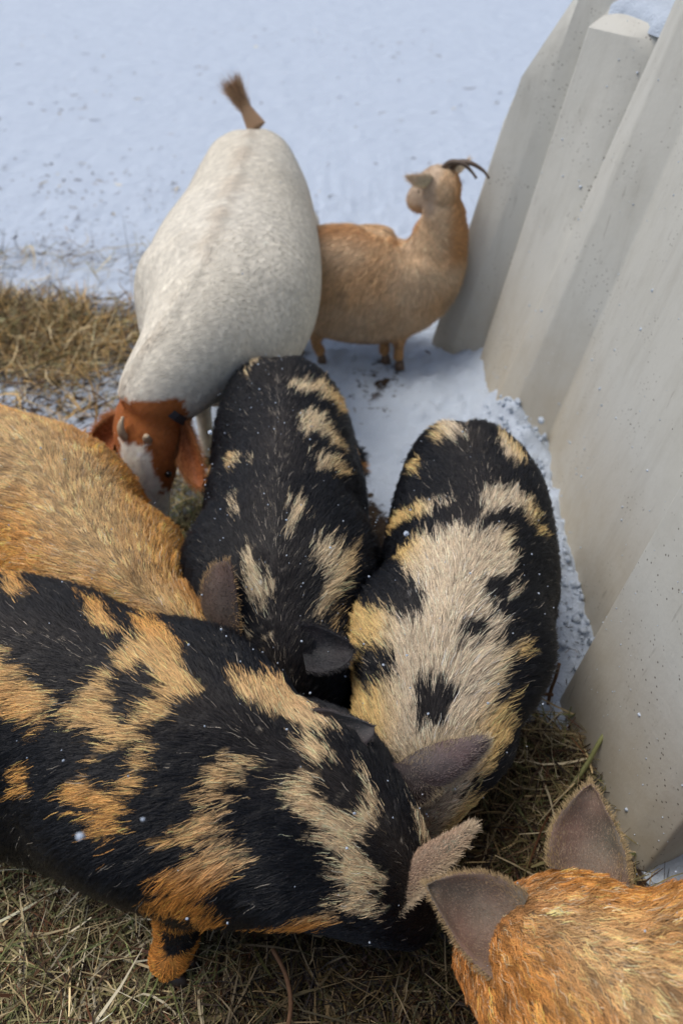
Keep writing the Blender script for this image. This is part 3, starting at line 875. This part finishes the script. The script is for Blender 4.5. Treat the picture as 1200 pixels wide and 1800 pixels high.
ear('ear', (.305,.420,.365), (.405,.372,.375), (.363,.499,.468), -.034, .0, GREY_EAR, pigG, seed=10, fur=(.42,.31,.16), nfur=7500, furL=.007)

# ------------------------------------------------------------------ goats
def goat(key, rows, head, legs, label, colfn, headcol, nhair, L, lr=.03, voxel=.012, lift=.2, wild=.2, clump=.3, flow=(.2, .12), hr=.00045):
    sp = Spine(rows + head[2:])
    hs_ = Spine(rows).arc[-1]
    lofts = [loft(rows, 60, 36, ex=2.1), loft(head, 26, 24, ex=2.2)]
    fwd = norm((sp.C[60] - sp.C[20])[None])[0]
    for top, knee, foot in legs:
        top, knee, foot = map(lambda q: np.array(q, float), (top, knee, foot))
        lofts.append(loft([(*top, lr * 2.4, lr * 2.7), (*(top * .5 + knee * .5), lr * 1.7, lr * 1.9), (*knee, lr * 1.05, lr * 1.15), (*(knee * .5 + foot * .5), lr * .8, lr * .8), (*(foot + [0, 0, .06]), lr * .95, lr * .95), (*(foot + [0, 0, .035]), lr * .85, lr * .85)], 20, 16, up=fwd))
    me = fuse('body', lofts, voxel, 6)
    relief(me, sp, [(.5 * hs_, 0, .6 * hs_, .10, .009), (.14 * hs_, .62, .08, .25, .010), (.33 * hs_, 1.0, .16, .4, -.010), (.06 * hs_, 0, .06, .2, -.012), (.70 * hs_, .95, .09, .4, .012), (.80 * hs_, 1.0, .06, .5, -.012), (.60 * hs_, 1.0, .06, .5, -.006), (.70 * hs_, .3, .05, .15, .008)])
    base = sp.C[50].copy(); base[2] = 0
    e = empty('goat', base, label, 'goat')
    co, no, tr = mesh_arrays(me)
    s, phi, _ = sp.coords(co)
    def full(s, phi, p, rng):
        return headcol(colfn(s, phi, p, rng), s - hs_, phi, p, rng)
    rng = np.random.default_rng(2)
    paint(me, np.clip(full(s, phi, co, rng) * .92, .004, 1))
    link('body', me, M_GSKIN, e)
    REGISTRY[key] = (me, sp)
    grow('fur', me, sp, nhair, L, hr, full, e, ord(key), lift, splay=(.5, 1.2), wild=wild, clump=clump, cell=.02, flow=flow)
    for top, knee, foot in legs: hoof(foot, fwd, e, r=lr * .8, h=.03, mat=M_HOOF_G)
    return e, sp

def horn(rows, mat, parent, seg=10, n=20):
    v, f = loft(rows, n, seg, up=(.3, .8, .2))
    return link('horn', mesh('horn', v, f), mat, parent)

def tuft(name, a, b, n, L, col, parent, spread, seed, r0=.02, core=None):
    """a tail: core tube with long hair fanning from it"""
    a, b = np.array(a, float), np.array(b, float)
    rows = [(*(a + (b - a) * t), r0 * (1 - .6 * t), r0 * (1 - .6 * t)) for t in (0, .3, .6, .85, 1)]
    v, f = loft(rows, 14, 12, up=(0, 1, .2))
    me = mesh(name, v, f); paint(me, np.tile(np.array(col) * .7, (len(v), 1)))
    o = link(name, me, M_SKIN, parent)
    rng = np.random.default_rng(seed)
    p, nr = scatter(me, n, rng)
    ax = norm((b - a)[None])
    d = norm(ax + nr * spread + rng.normal(0, .12, nr.shape))
    ln = L * rng.uniform(.5, 1.2, n)
    t = np.array([0, .5, 1.0])
    pts = p[:, None] + d[:, None] * (ln[:, None] * t)[..., None] + (ax * -.0)[:, None]
    pts[:, 2] += (ax * ln[:, None] * .25) - d * ln[:, None] * .12
    c = np.tile(np.array(col), (n, 1)) * np.exp(rng.normal(0, .35, n))[:, None]
    curves('tail_fur', pts, np.full(n, .0007), np.clip(c, .004, .9), M_FUR, o)
    return o

WH = np.array([.66, .61, .50]); WH2 = np.array([.71, .67, .575]); RUST = np.array([.40, .135, .038]); DKR = np.array([.17, .05, .018])
def w_body(s, phi, p, rng):
    n = len(s)
    c = mixcol(np.tile(WH2, (n, 1)), np.tile(WH, (n, 1)), .5 + .6 * fbm(p, 3, 3))
    c = mixcol(c, np.tile(np.array([.50, .42, .32]), (n, 1)), .55 * np.exp(-(phi / .16) ** 2) * sstep(.1, .5, fbm(p, 9, 8) + .25))
    return hair_var(c, rng, .03)
def w_head(c, s, phi, p, rng):
    n = len(s)
    j = .010 * fbm(p, 40, 5) + rng.normal(0, .003, n)
    # brown cap starts behind the horns; white blaze down the face
    m = (p[:, 1] < 1.66 + j) & (p[:, 2] + .35 * (p[:, 1] - 1.5) < .435 + j) & (p[:, 0] < -.39 + j) & (p[:, 2] > .02)
    br = mixcol(np.tile(RUST, (n, 1)), np.tile(DKR, (n, 1)), sstep(.0, .8, fbm(p, 10, 6) + (.28 - p[:, 2]) * 4))
    fx = p[:, 0] + .512 + .10 * (p[:, 2] - .2)
    blaze = (np.abs(fx) < .042 + j * 1.5) & (p[:, 2] < .335 + j) & (p[:, 1] < 1.53) | (p[:, 2] < .085 + j)
    out = np.where(m[:, None], np.where(blaze[:, None], WH2 * 1.25, br), c)
    return hair_var(out, rng, .12)
W_ROWS = [(-0.345,2.870,0.535,0.050,0.055),(-0.325,2.835,0.525,0.120,0.135),(-0.312,2.640,0.500,0.192,0.195),(-0.312,2.350,0.475,0.238,0.222),(-0.328,2.000,0.445,0.262,0.243),(-0.348,1.820,0.445,0.225,0.225),(-0.375,1.700,0.460,0.160,0.180),(-0.415,1.620,0.445,0.115,0.135),(-0.465,1.570,0.405,0.095,0.108),(-0.500,1.545,0.365,0.078,0.085)]
W_HEAD = [(-0.490,1.565,0.385,0.066,0.062),(-0.500,1.550,0.345,0.086,0.082),(-0.505,1.520,0.275,0.084,0.084),(-0.507,1.495,0.205,0.066,0.070),(-0.510,1.475,0.140,0.046,0.052),(-0.507,1.462,0.090,0.038,0.042),(-0.506,1.455,0.060,0.030,0.034)]
goatW, spW = goat('W', W_ROWS, W_HEAD,
    [((-.40,1.80,.36),(-.41,1.79,.24),(-.41,1.78,0)),((-.20,1.80,.36),(-.19,1.79,.24),(-.19,1.78,0)),((-.42,2.68,.38),(-.43,2.76,.26),(-.43,2.74,0)),((-.15,2.68,.38),(-.13,2.76,.26),(-.13,2.74,0))],
    'big white goat with a rust brown head lowered to eat', w_body, w_head, 170000, .011, lift=.03, wild=.04, clump=.0, flow=(.05, .02), hr=.00032)
tuft('tail', (-.300,2.84,.655), (-.352,2.87,.735), 6500, .085, (.40,.25,.14), goatW, .7, 3, .036)
horn([(-.541,1.48,.325,.013,.011),(-.547,1.464,.36,.011,.009),(-.545,1.466,.385,.008,.007),(-.538,1.475,.402,.003,.003)], M_HORN, goatW)
horn([(-.487,1.478,.325,.014,.012),(-.485,1.455,.348,.012,.010),(-.481,1.445,.366,.007,.006)], M_HORN, goatW)
ear('ear', (-.415,1.535,.385), (-.425,1.465,.275), (-.352,1.43,.235), -.03, .01, (.24,.08,.025), goatW, seed=11, fur=(.48,.20,.065), nfur=3500, thick=.010, furL=.014, round_=.42)
ear('ear', (-.572,1.53,.375), (-.580,1.47,.295), (-.672,1.475,.285), .035, .01, (.24,.08,.025), goatW, seed=12, fur=(.48,.20,.065), nfur=3500, thick=.010, furL=.014, round_=.42)
ball('eye', (-.450,1.452,.235), .010, M_EYE, goatW)
ball('eye', (-.562,1.452,.235), .010, M_EYE, goatW)
# collar
from mathutils.bvhtree import BVHTree
_co, _no, _tr = mesh_arrays(REGISTRY['W'][0])
bvh = BVHTree.FromPolygons([Vector(q) for q in _co], [tuple(q) for q in _tr.tolist()])
cr, cf = [], []
kc = int(np.argmin(np.abs(spW.C[:, 2] - .398) + (spW.C[:, 1] > 1.68) * 9))
c0, ax, s1, s2 = spW.C[kc], spW.T[kc], spW.S[kc], spW.U[kc]
NC = 48
for i in range(NC):
    a = i * 2 * math.pi / NC
    out = s1 * math.cos(a) + s2 * math.sin(a)
    for off, hgt in ((-.011, .002), (.011, .002), (.011, .0055), (-.011, .0055)):
        h_ = bvh.ray_cast(Vector(c0 + ax * off), Vector(out), .3)
        r_ = (h_[3] if h_[0] is not None else .12) + hgt - .011 * min(max((math.sin(a) + .1) * 3, 0), 1)
        cr.append(c0 + ax * off + out * r_)
for i in range(NC):
    for k in range(4):
        j = (i + 1) % NC
        cf.append((i * 4 + k, i * 4 + (k + 1) % 4, j * 4 + (k + 1) % 4, j * 4 + k))
link('collar', mesh('collar', cr, cf, False), M_COLLAR, goatW)

TAN = np.array([.58, .38, .20]); TANP = np.array([.66, .50, .33]); TANR = np.array([.54, .30, .13]); TAND = np.array([.26, .17, .10])
def b_body(s, phi, p, rng):
    n = len(s)
    c = mixcol(np.tile(TAN, (n, 1)), np.tile(TANP, (n, 1)), .5 + 1.0 * fbm(p, 9, 3))
    c = mixcol(c, np.tile(TAND, (n, 1)), .6 * sstep(.15, .7, fbm(p, 13, 14)))
    c = mixcol(c, np.tile(TANR, (n, 1)), np.maximum(.9 * np.exp(-(phi / .35) ** 2) * sstep(.0, .3, fbm(p, 8, 22) + .2), sstep(.33, .38, p[:, 0]) * sstep(.33, .40, p[:, 2])))
    c = mixcol(c, np.tile(TANR * .8, (n, 1)), sstep(.15, .06, p[:, 2]))
    return hair_var(c, rng, .22)
def b_head(c, s, phi, p, rng):
    n = len(s)
    face = sstep(.345, .30, p[:, 0] - .5 * (p[:, 1] - 2.44)) * sstep(.50, .54, p[:, 2])
    return mixcol(c, np.tile(np.array([.62, .49, .36]), (n, 1)), face)
B_ROWS = [(-.205,2.46,.325,.04,.045),(-.18,2.455,.315,.105,.125),(-.09,2.44,.285,.148,.180),(.06,2.43,.262,.170,.204),(.18,2.43,.268,.160,.198),(.262,2.43,.298,.126,.166),(.310,2.435,.355,.098,.125),(.332,2.44,.435,.076,.092),(.337,2.44,.50,.064,.074),(.332,2.44,.55,.054,.058)]
B_HEAD = [(.335,2.43,.56,.048,.048),(.327,2.445,.602,.053,.055),(.305,2.473,.588,.054,.060),(.278,2.506,.552,.046,.05),(.254,2.535,.516,.036,.04),(.245,2.545,.501,.029,.032)]
goatB, spB = goat('B', B_ROWS, B_HEAD,
    [((.20,2.37,.20),(.208,2.35,.10),(.208,2.34,-.02)),((.16,2.44,.20),(.160,2.40,.10),(.158,2.38,-.02)),((-.09,2.38,.22),(-.095,2.37,.11),(-.08,2.375,-.02)),((-.12,2.50,.22),(-.17,2.46,.11),(-.165,2.44,-.02))],
    'small tan goat by the hutch, looking back over its shoulder', b_body, b_head, 60000, .03, lr=.022, voxel=.010, lift=.32)
ear('ear', (.288,2.418,.638), (.262,2.442,.598), (.200,2.385,.655), -.012, .0, (.50,.40,.29), goatB, seed=13, fur=(.62,.50,.36), nfur=900, thick=.005)
ear('ear', (.362,2.485,.640), (.352,2.50,.60), (.42,2.56,.645), .012, .0, (.50,.40,.29), goatB, seed=14, fur=(.62,.50,.36), nfur=500, thick=.005)
for dx_ in (-.010, .016):
    horn([(.330+dx_,2.455,.645,.010,.010),(.350+dx_,2.435,.675,.009,.009),(.385+dx_,2.41,.682,.007,.007),(.418+dx_*1.5,2.395,.664,.0045,.0045),(.436+dx_*1.5,2.385,.645,.002,.002)], M_HORN_D, goatB)
tuft('tail', (-.17,2.46,.41), (-.215,2.465,.47), 700, .05, (.2,.1,.05), goatB, .4, 6, .014)
ball('eye', (.256,2.462,.578), .0075, M_EYE, goatB)
ball('eye', (.334,2.516,.578), .0075, M_EYE, goatB)

# ------------------------------------------------------------------ hay and straw
def strands(name, n, region, zfn, L, Wd, palette, label, seed, tilt=.25, bend=.35, damp=None):
    rng = np.random.default_rng(seed)
    P = []
    while len(P) < n:
        q = region(rng, n)
        P = q if len(P) == 0 else np.vstack([P, q])
    P = P[:n]
    yaw = rng.uniform(0, 2 * math.pi, n) + .7 * fbm(P, 4, seed)
    pit = rng.normal(0, tilt, n)
    ln = np.clip(rng.lognormal(math.log(L), .45, n), L * .25, L * 3)
    wd = Wd * rng.lognormal(0, .4, n)
    d = np.stack([np.cos(yaw) * np.cos(pit), np.sin(yaw) * np.cos(pit), np.sin(pit)], 1)
    s = np.stack([-np.sin(yaw), np.cos(yaw), np.zeros(n)], 1)
    roll = rng.normal(0, .6, n)
    side = s * np.cos(roll)[:, None] + np.array([0, 0, 1.]) * np.sin(roll)[:, None]
    k = 5
    t = np.linspace(-.5, .5, k)
    bx, bz = rng.normal(0, bend, n), rng.normal(0, bend * .5, n)
    kink = rng.uniform(-.3, .3, n)
    C = P[:, None] + d[:, None] * (ln[:, None] * t)[..., None] + s[:, None] * (ln[:, None] * bx[:, None] * (t * t - .1 + .5 * np.abs(t - kink[:, None]) * (np.abs(bx) > .3)[:, None]))[..., None]
    C[..., 2] += ln[:, None] * bz[:, None] * (t * t * 2 - .2)
    g = zfn(C[..., 0].ravel(), C[..., 1].ravel()).reshape(n, k)
    low = g + .002
    C[..., 2] = np.maximum(C[..., 2], low)
    wprof = np.array([.55, 1, 1, .8, .25])
    off = side[:, None] * (wd[:, None] * wprof * .5)[..., None]
    V = np.stack([C - off, C + off], 2).reshape(-1, 3)
    b = (np.arange(n) * k * 2)[:, None]
    f = np.array([[2 * i, 2 * i + 1, 2 * i + 3, 2 * i + 2] for i in range(k - 1)]).reshape(1, -1)
    F = (b + f).reshape(-1, 4)
    me = bpy.data.meshes.new(name)
    me.vertices.add(len(V)); me.vertices.foreach_set('co', V.astype(np.float32).ravel())
    me.loops.add(F.size); me.loops.foreach_set('vertex_index', F.astype(np.int32).ravel())
    me.polygons.add(len(F)); me.polygons.foreach_set('loop_start', np.arange(0, F.size, 4, dtype=np.int32))
    me.update(calc_edges=True)
    pal = np.array([c for c, _ in palette]); pw = np.array([w_ for _, w_ in palette]); pw = pw / pw.sum()
    c = pal[rng.choice(len(pal), n, p=pw)] * np.exp(rng.normal(0, .3, n))[:, None]
    if damp is not None:
        c = c * damp(P)[:, None] ** np.array([.9, 1.0, 1.15])
    paint(me, np.repeat(np.clip(c, .004, .9), k * 2, axis=0))
    o = link(name, me, M_STRAW)
    return tag(o, label, 'hay', None, 'stuff')

def mound(x, y):
    p = np.stack([x, y, x * 0], 1)
    return .022 + .02 * fbm(p, 5, 61) + .05 * np.exp(-(((x - .42) / .2) ** 2 + ((y - .72) / .2) ** 2))
def wet(P):
    return .86 - .69 * sstep(-.38, -.08, P[:, 0] + .12 * fbm(P, 6, 91)) * (1 - .6 * sstep(.25, .45, P[:, 0]))
def reg_near(rng, n):
    x, y = rng.uniform(-1.6, .62, n), rng.uniform(-.1, 1.05, n)
    keep = rng.random(n) < bare_field(x, y) ** 2
    keep &= ~((x > .50) & (y > .9)) & ~((x > .53) & (y > .52))
    x, y = x[keep], y[keep]
    return np.stack([x, y, ground_z(x, y) + mound(x, y) * rng.random(len(x)) ** .6 * 1.15], 1)
OLIVE = (.27, .24, .11); STRAW = (.56, .45, .25); PALE = (.66, .59, .41); BROWN = (.10, .055, .025); DARK = (.035, .022, .012); GREEN = (.19, .22, .08); RED = (.17, .07, .03)
strands('hay_bed', 43000, reg_near, ground_z, .080, .0019, [(OLIVE, 3), (STRAW, 1.9), (PALE, 1.0), (BROWN, 3.2), (DARK, 2.8), (GREEN, 1.4), (RED, .6)],
        'trampled olive and brown hay bedding on the ground under the pigs', 11, damp=wet)
strands('hay_wisps', 3700, reg_near, lambda x, y: ground_z(x, y) + mound(x, y) * .7, .13, .0032, [(STRAW, 3), (PALE, 2), (OLIVE, 2), (GREEN, 1.2), (RED, .5)],
        'longer pale straw wisps lying loose on the hay bedding', 16, tilt=.2, bend=.25, damp=wet)
def reg_patch(rng, n):
    x, y = rng.uniform(-2.6, -.5, n), rng.uniform(2.0, 3.3, n)
    keep = rng.random(n) < np.clip(bare_field(x, y) * 1.25 - .22, 0, 1) ** 1.5
    x, y = x[keep], y[keep]
    q = np.stack([x, y, x * 0], 1)
    return np.stack([x, y, ground_z(x, y) + (.03 + .13 * np.clip(fbm(q, 4.5, 71) + .35, 0, 1)) * rng.random(len(x)) ** 1.2], 1)
strands('dry_grass', 12000, reg_patch, ground_z, .13, .0032, [(STRAW, 2), (OLIVE, 2.2), ((.42, .27, .10), 3), (BROWN, 2.5), (DARK, 1.4)],
        'matted golden brown dry grass poking out of the snow beside the white goat', 12, tilt=.6, bend=.6)
def reg_goat(rng, n):
    x, y = rng.uniform(-.75, -.25, n), rng.uniform(1.15, 1.7, n)
    return np.stack([x, y, ground_z(x, y) + .08 * rng.random(n) ** 1.4], 1)
strands('loose_hay', 2600, reg_goat, ground_z, .10, .0026, [(OLIVE, 3), (STRAW, 2), (BROWN, 2), (GREEN, 1)],
        'loose greenish hay under the muzzle of the white goat', 13, tilt=.4)
def reg_litter(rng, n):
    r = rng.random(n) ** .7
    y = .9 + r * 7; x = rng.uniform(-.55, .4, n) * (y + .6)
    clus = sstep(.0, .45, fbm(np.stack([x, y, x * 0], 1), 1.6, 87))
    keep = (rng.random(n) < (.12 + .88 * clus) * np.clip(.12 + .5 * np.exp(-((y - 3.3) / .9) ** 2) * (x < 0) + .8 * bare_field(x, y), 0, 1)) & ~((x > .48) & (y < 3.0))
    x, y = x[keep], y[keep]
    return np.stack([x, y, ground_z(x, y) + .004], 1)
strands('straw_litter', 850, reg_litter, ground_z, .035, .006, [((.2, .17, .15), 3), ((.13, .11, .11), 3), (STRAW, 1)],
        'small scattered bits of straw and dung lying on the snow', 14, tilt=.1)
def reg_crumb(rng, n):
    x, y = rng.uniform(.36, .58, n), rng.uniform(.92, 1.2, n)
    return np.stack([x, y, ground_z(x, y) + .004], 1)
strands('chaff', 160, reg_crumb, ground_z, .012, .0016, [(DARK, 3), (BROWN, 1)], 'dark chaff sprinkled on the snow against the hutch wall', 15, tilt=.2)

# single stems
def stem(name, pts, wd, col, label, cat, mat=None):
    R = catmull([(*p, wd * (1 - .5 * i / (len(pts) - 1)), wd * .35) for i, p in enumerate(pts)], 14)
    v, f = loft(R, 20, 8, up=(.5, -.6, .4))
    me = mesh(name, v, f); paint(me, np.tile(np.array(col), (len(v), 1)))
    return tag(link(name, me, mat or M_STRAW), label, cat)
stem('fresh_grass', [(.47,.70,.03),(.505,.735,.07),(.53,.765,.115),(.555,.79,.135)], .008, (.24,.25,.10), 'broad pale green grass blade leaning on the hutch wall', 'grass')
stem('dry_straw', [(.55,.71,.02),(.557,.74,.07),(.56,.78,.12),(.566,.80,.14)], .0035, (.36,.29,.15), 'dry upright straw stem touching the hutch wall', 'straw')
stem('twig', [(.468,.905,.02),(.470,.918,.06),(.474,.925,.10),(.476,.935,.135)], .0045, (.1,.05,.03), 'thin brown twig standing in the snow beside the hutch corner', 'twig', M_TWIG)
stem('twig', [(.43,.925,.03),(.455,.915,.045),(.475,.91,.05)], .004, (.1,.05,.03), 'short brown twig lying across the standing one', 'twig', M_TWIG)
stem('stick', [(-.12,.40,.05),(-.095,.36,.045),(-.085,.32,.04),(-.09,.28,.035)], .0035, (.2,.1,.05), 'reddish dry stick on the hay in front of the large spotted pig', 'stick', M_TWIG)

# ------------------------------------------------------------------ snow crumbs
def crumbs(name, P, R, label, seed):
    rng = np.random.default_rng(seed)
    bm = bmesh.new(); bmesh.ops.create_icosphere(bm, subdivisions=1, radius=1)
    v0 = np.array([v.co[:] for v in bm.verts]); f0 = np.array([[v.index for v in f.verts] for f in bm.faces]); bm.free()
    n = len(P)
    V = P[:, None] + v0[None] * R[:, None, None] * rng.uniform(.6, 1.3, (n, len(v0), 1))
    F = (np.arange(n) * len(v0))[:, None, None] + f0[None]
    me = mesh(name, V.reshape(-1, 3), F.reshape(-1, 3))
    return tag(link(name, me, M_SNOW), label, 'snow', None, 'stuff')
M_GRIME = plain('grime', (.07, .05, .03), .9, .1, .5, 200)
rng = np.random.default_rng(8)
PP, RR = [], []
for k, n in (('C', 170), ('R', 90), ('F', 110), ('T', 40), ('G', 60), ('W', 10)):
    p, nr = scatter(REGISTRY[k][0], n, rng, lambda c, q: np.where(q[:, 2] > .1, 1.0, .02))
    PP.append(p + nr * rng.uniform(.010, .024, n)[:, None]); RR.append(.0009 + .0018 * rng.random(n) ** 3)
crumbs('snow_flecks', np.vstack(PP), np.concatenate(RR), 'tiny white snow flecks caught in the animals fur', 21)
p, nr = scatter(HUTCH, 420, rng, lambda c, q: np.where((q[:, 0] < -.2) & (c[:, 0] < 1.0) & (c[:, 1] > .5) & (c[:, 1] < 2.3), 1.0, 0.0) * np.exp(-c[:, 2] * 1.2))
crumbs('snow_spatter', p + nr * .0005, .001 + .0035 * rng.random(len(p)) ** 4, 'white snow grains stuck to the plastic hutch wall', 22)
n = 320
y = rng.uniform(.97, 2.05, n); x = .585 + .03 * rng.normal(0, 1, n) - .05 * (y > 1.88)
z = ground_z(x, y) + rng.random(n) ** 2 * .05 * np.exp(-((y - 1.02) / .12) ** 2) + rng.random(n) ** 3 * .07 * np.exp(-((y - 1.85) / .1) ** 2)
crumbs('snow_rubble', np.stack([x, y, z], 1), .003 + .010 * rng.random(n) ** 2.5, 'lumpy crusted snow piled along the foot of the hutch', 23)

n = 700
k = rng.random(n) ** .7
x = .672 + .145 * k + rng.normal(0, .004, n); y = 2.128 + .006 * rng.normal(0, 1, n); z = .60 + .47 * k
o = crumbs('grime', np.stack([x, y, z], 1), .001 + .0035 * rng.random(n) ** 2 * (.3 + k), 'dark dried grime packed in the groove of the hutch wall', 24)
o.data.materials.clear(); o.data.materials.append(M_GRIME); o['category'] = 'grime'

# flakes in the air
for (x_, y_, z_), r_, where in (((-.252, .296, .779), .0042, 'above the flank of the large spotted pig'), ((.083, .664, .820), .0035, 'above the back of the pig beside the hutch'),
                                ((-.186, .834, .852), .0035, 'above the back of the mostly black pig'), ((-.215, .345, .704), .0022, 'near the belly of the large spotted pig')):
    bm = bmesh.new(); bmesh.ops.create_icosphere(bm, subdivisions=2, radius=r_)
    for v in bm.verts:
        v.co = v.co * random.uniform(.7, 1.15) + Vector((x_, y_, z_))
    me = bpy.data.meshes.new('snowflake'); bm.to_mesh(me); bm.free()
    tag(link('snowflake', me, M_SNOW), 'white snowflake falling ' + where, 'snowflake', 'falling snowflakes')
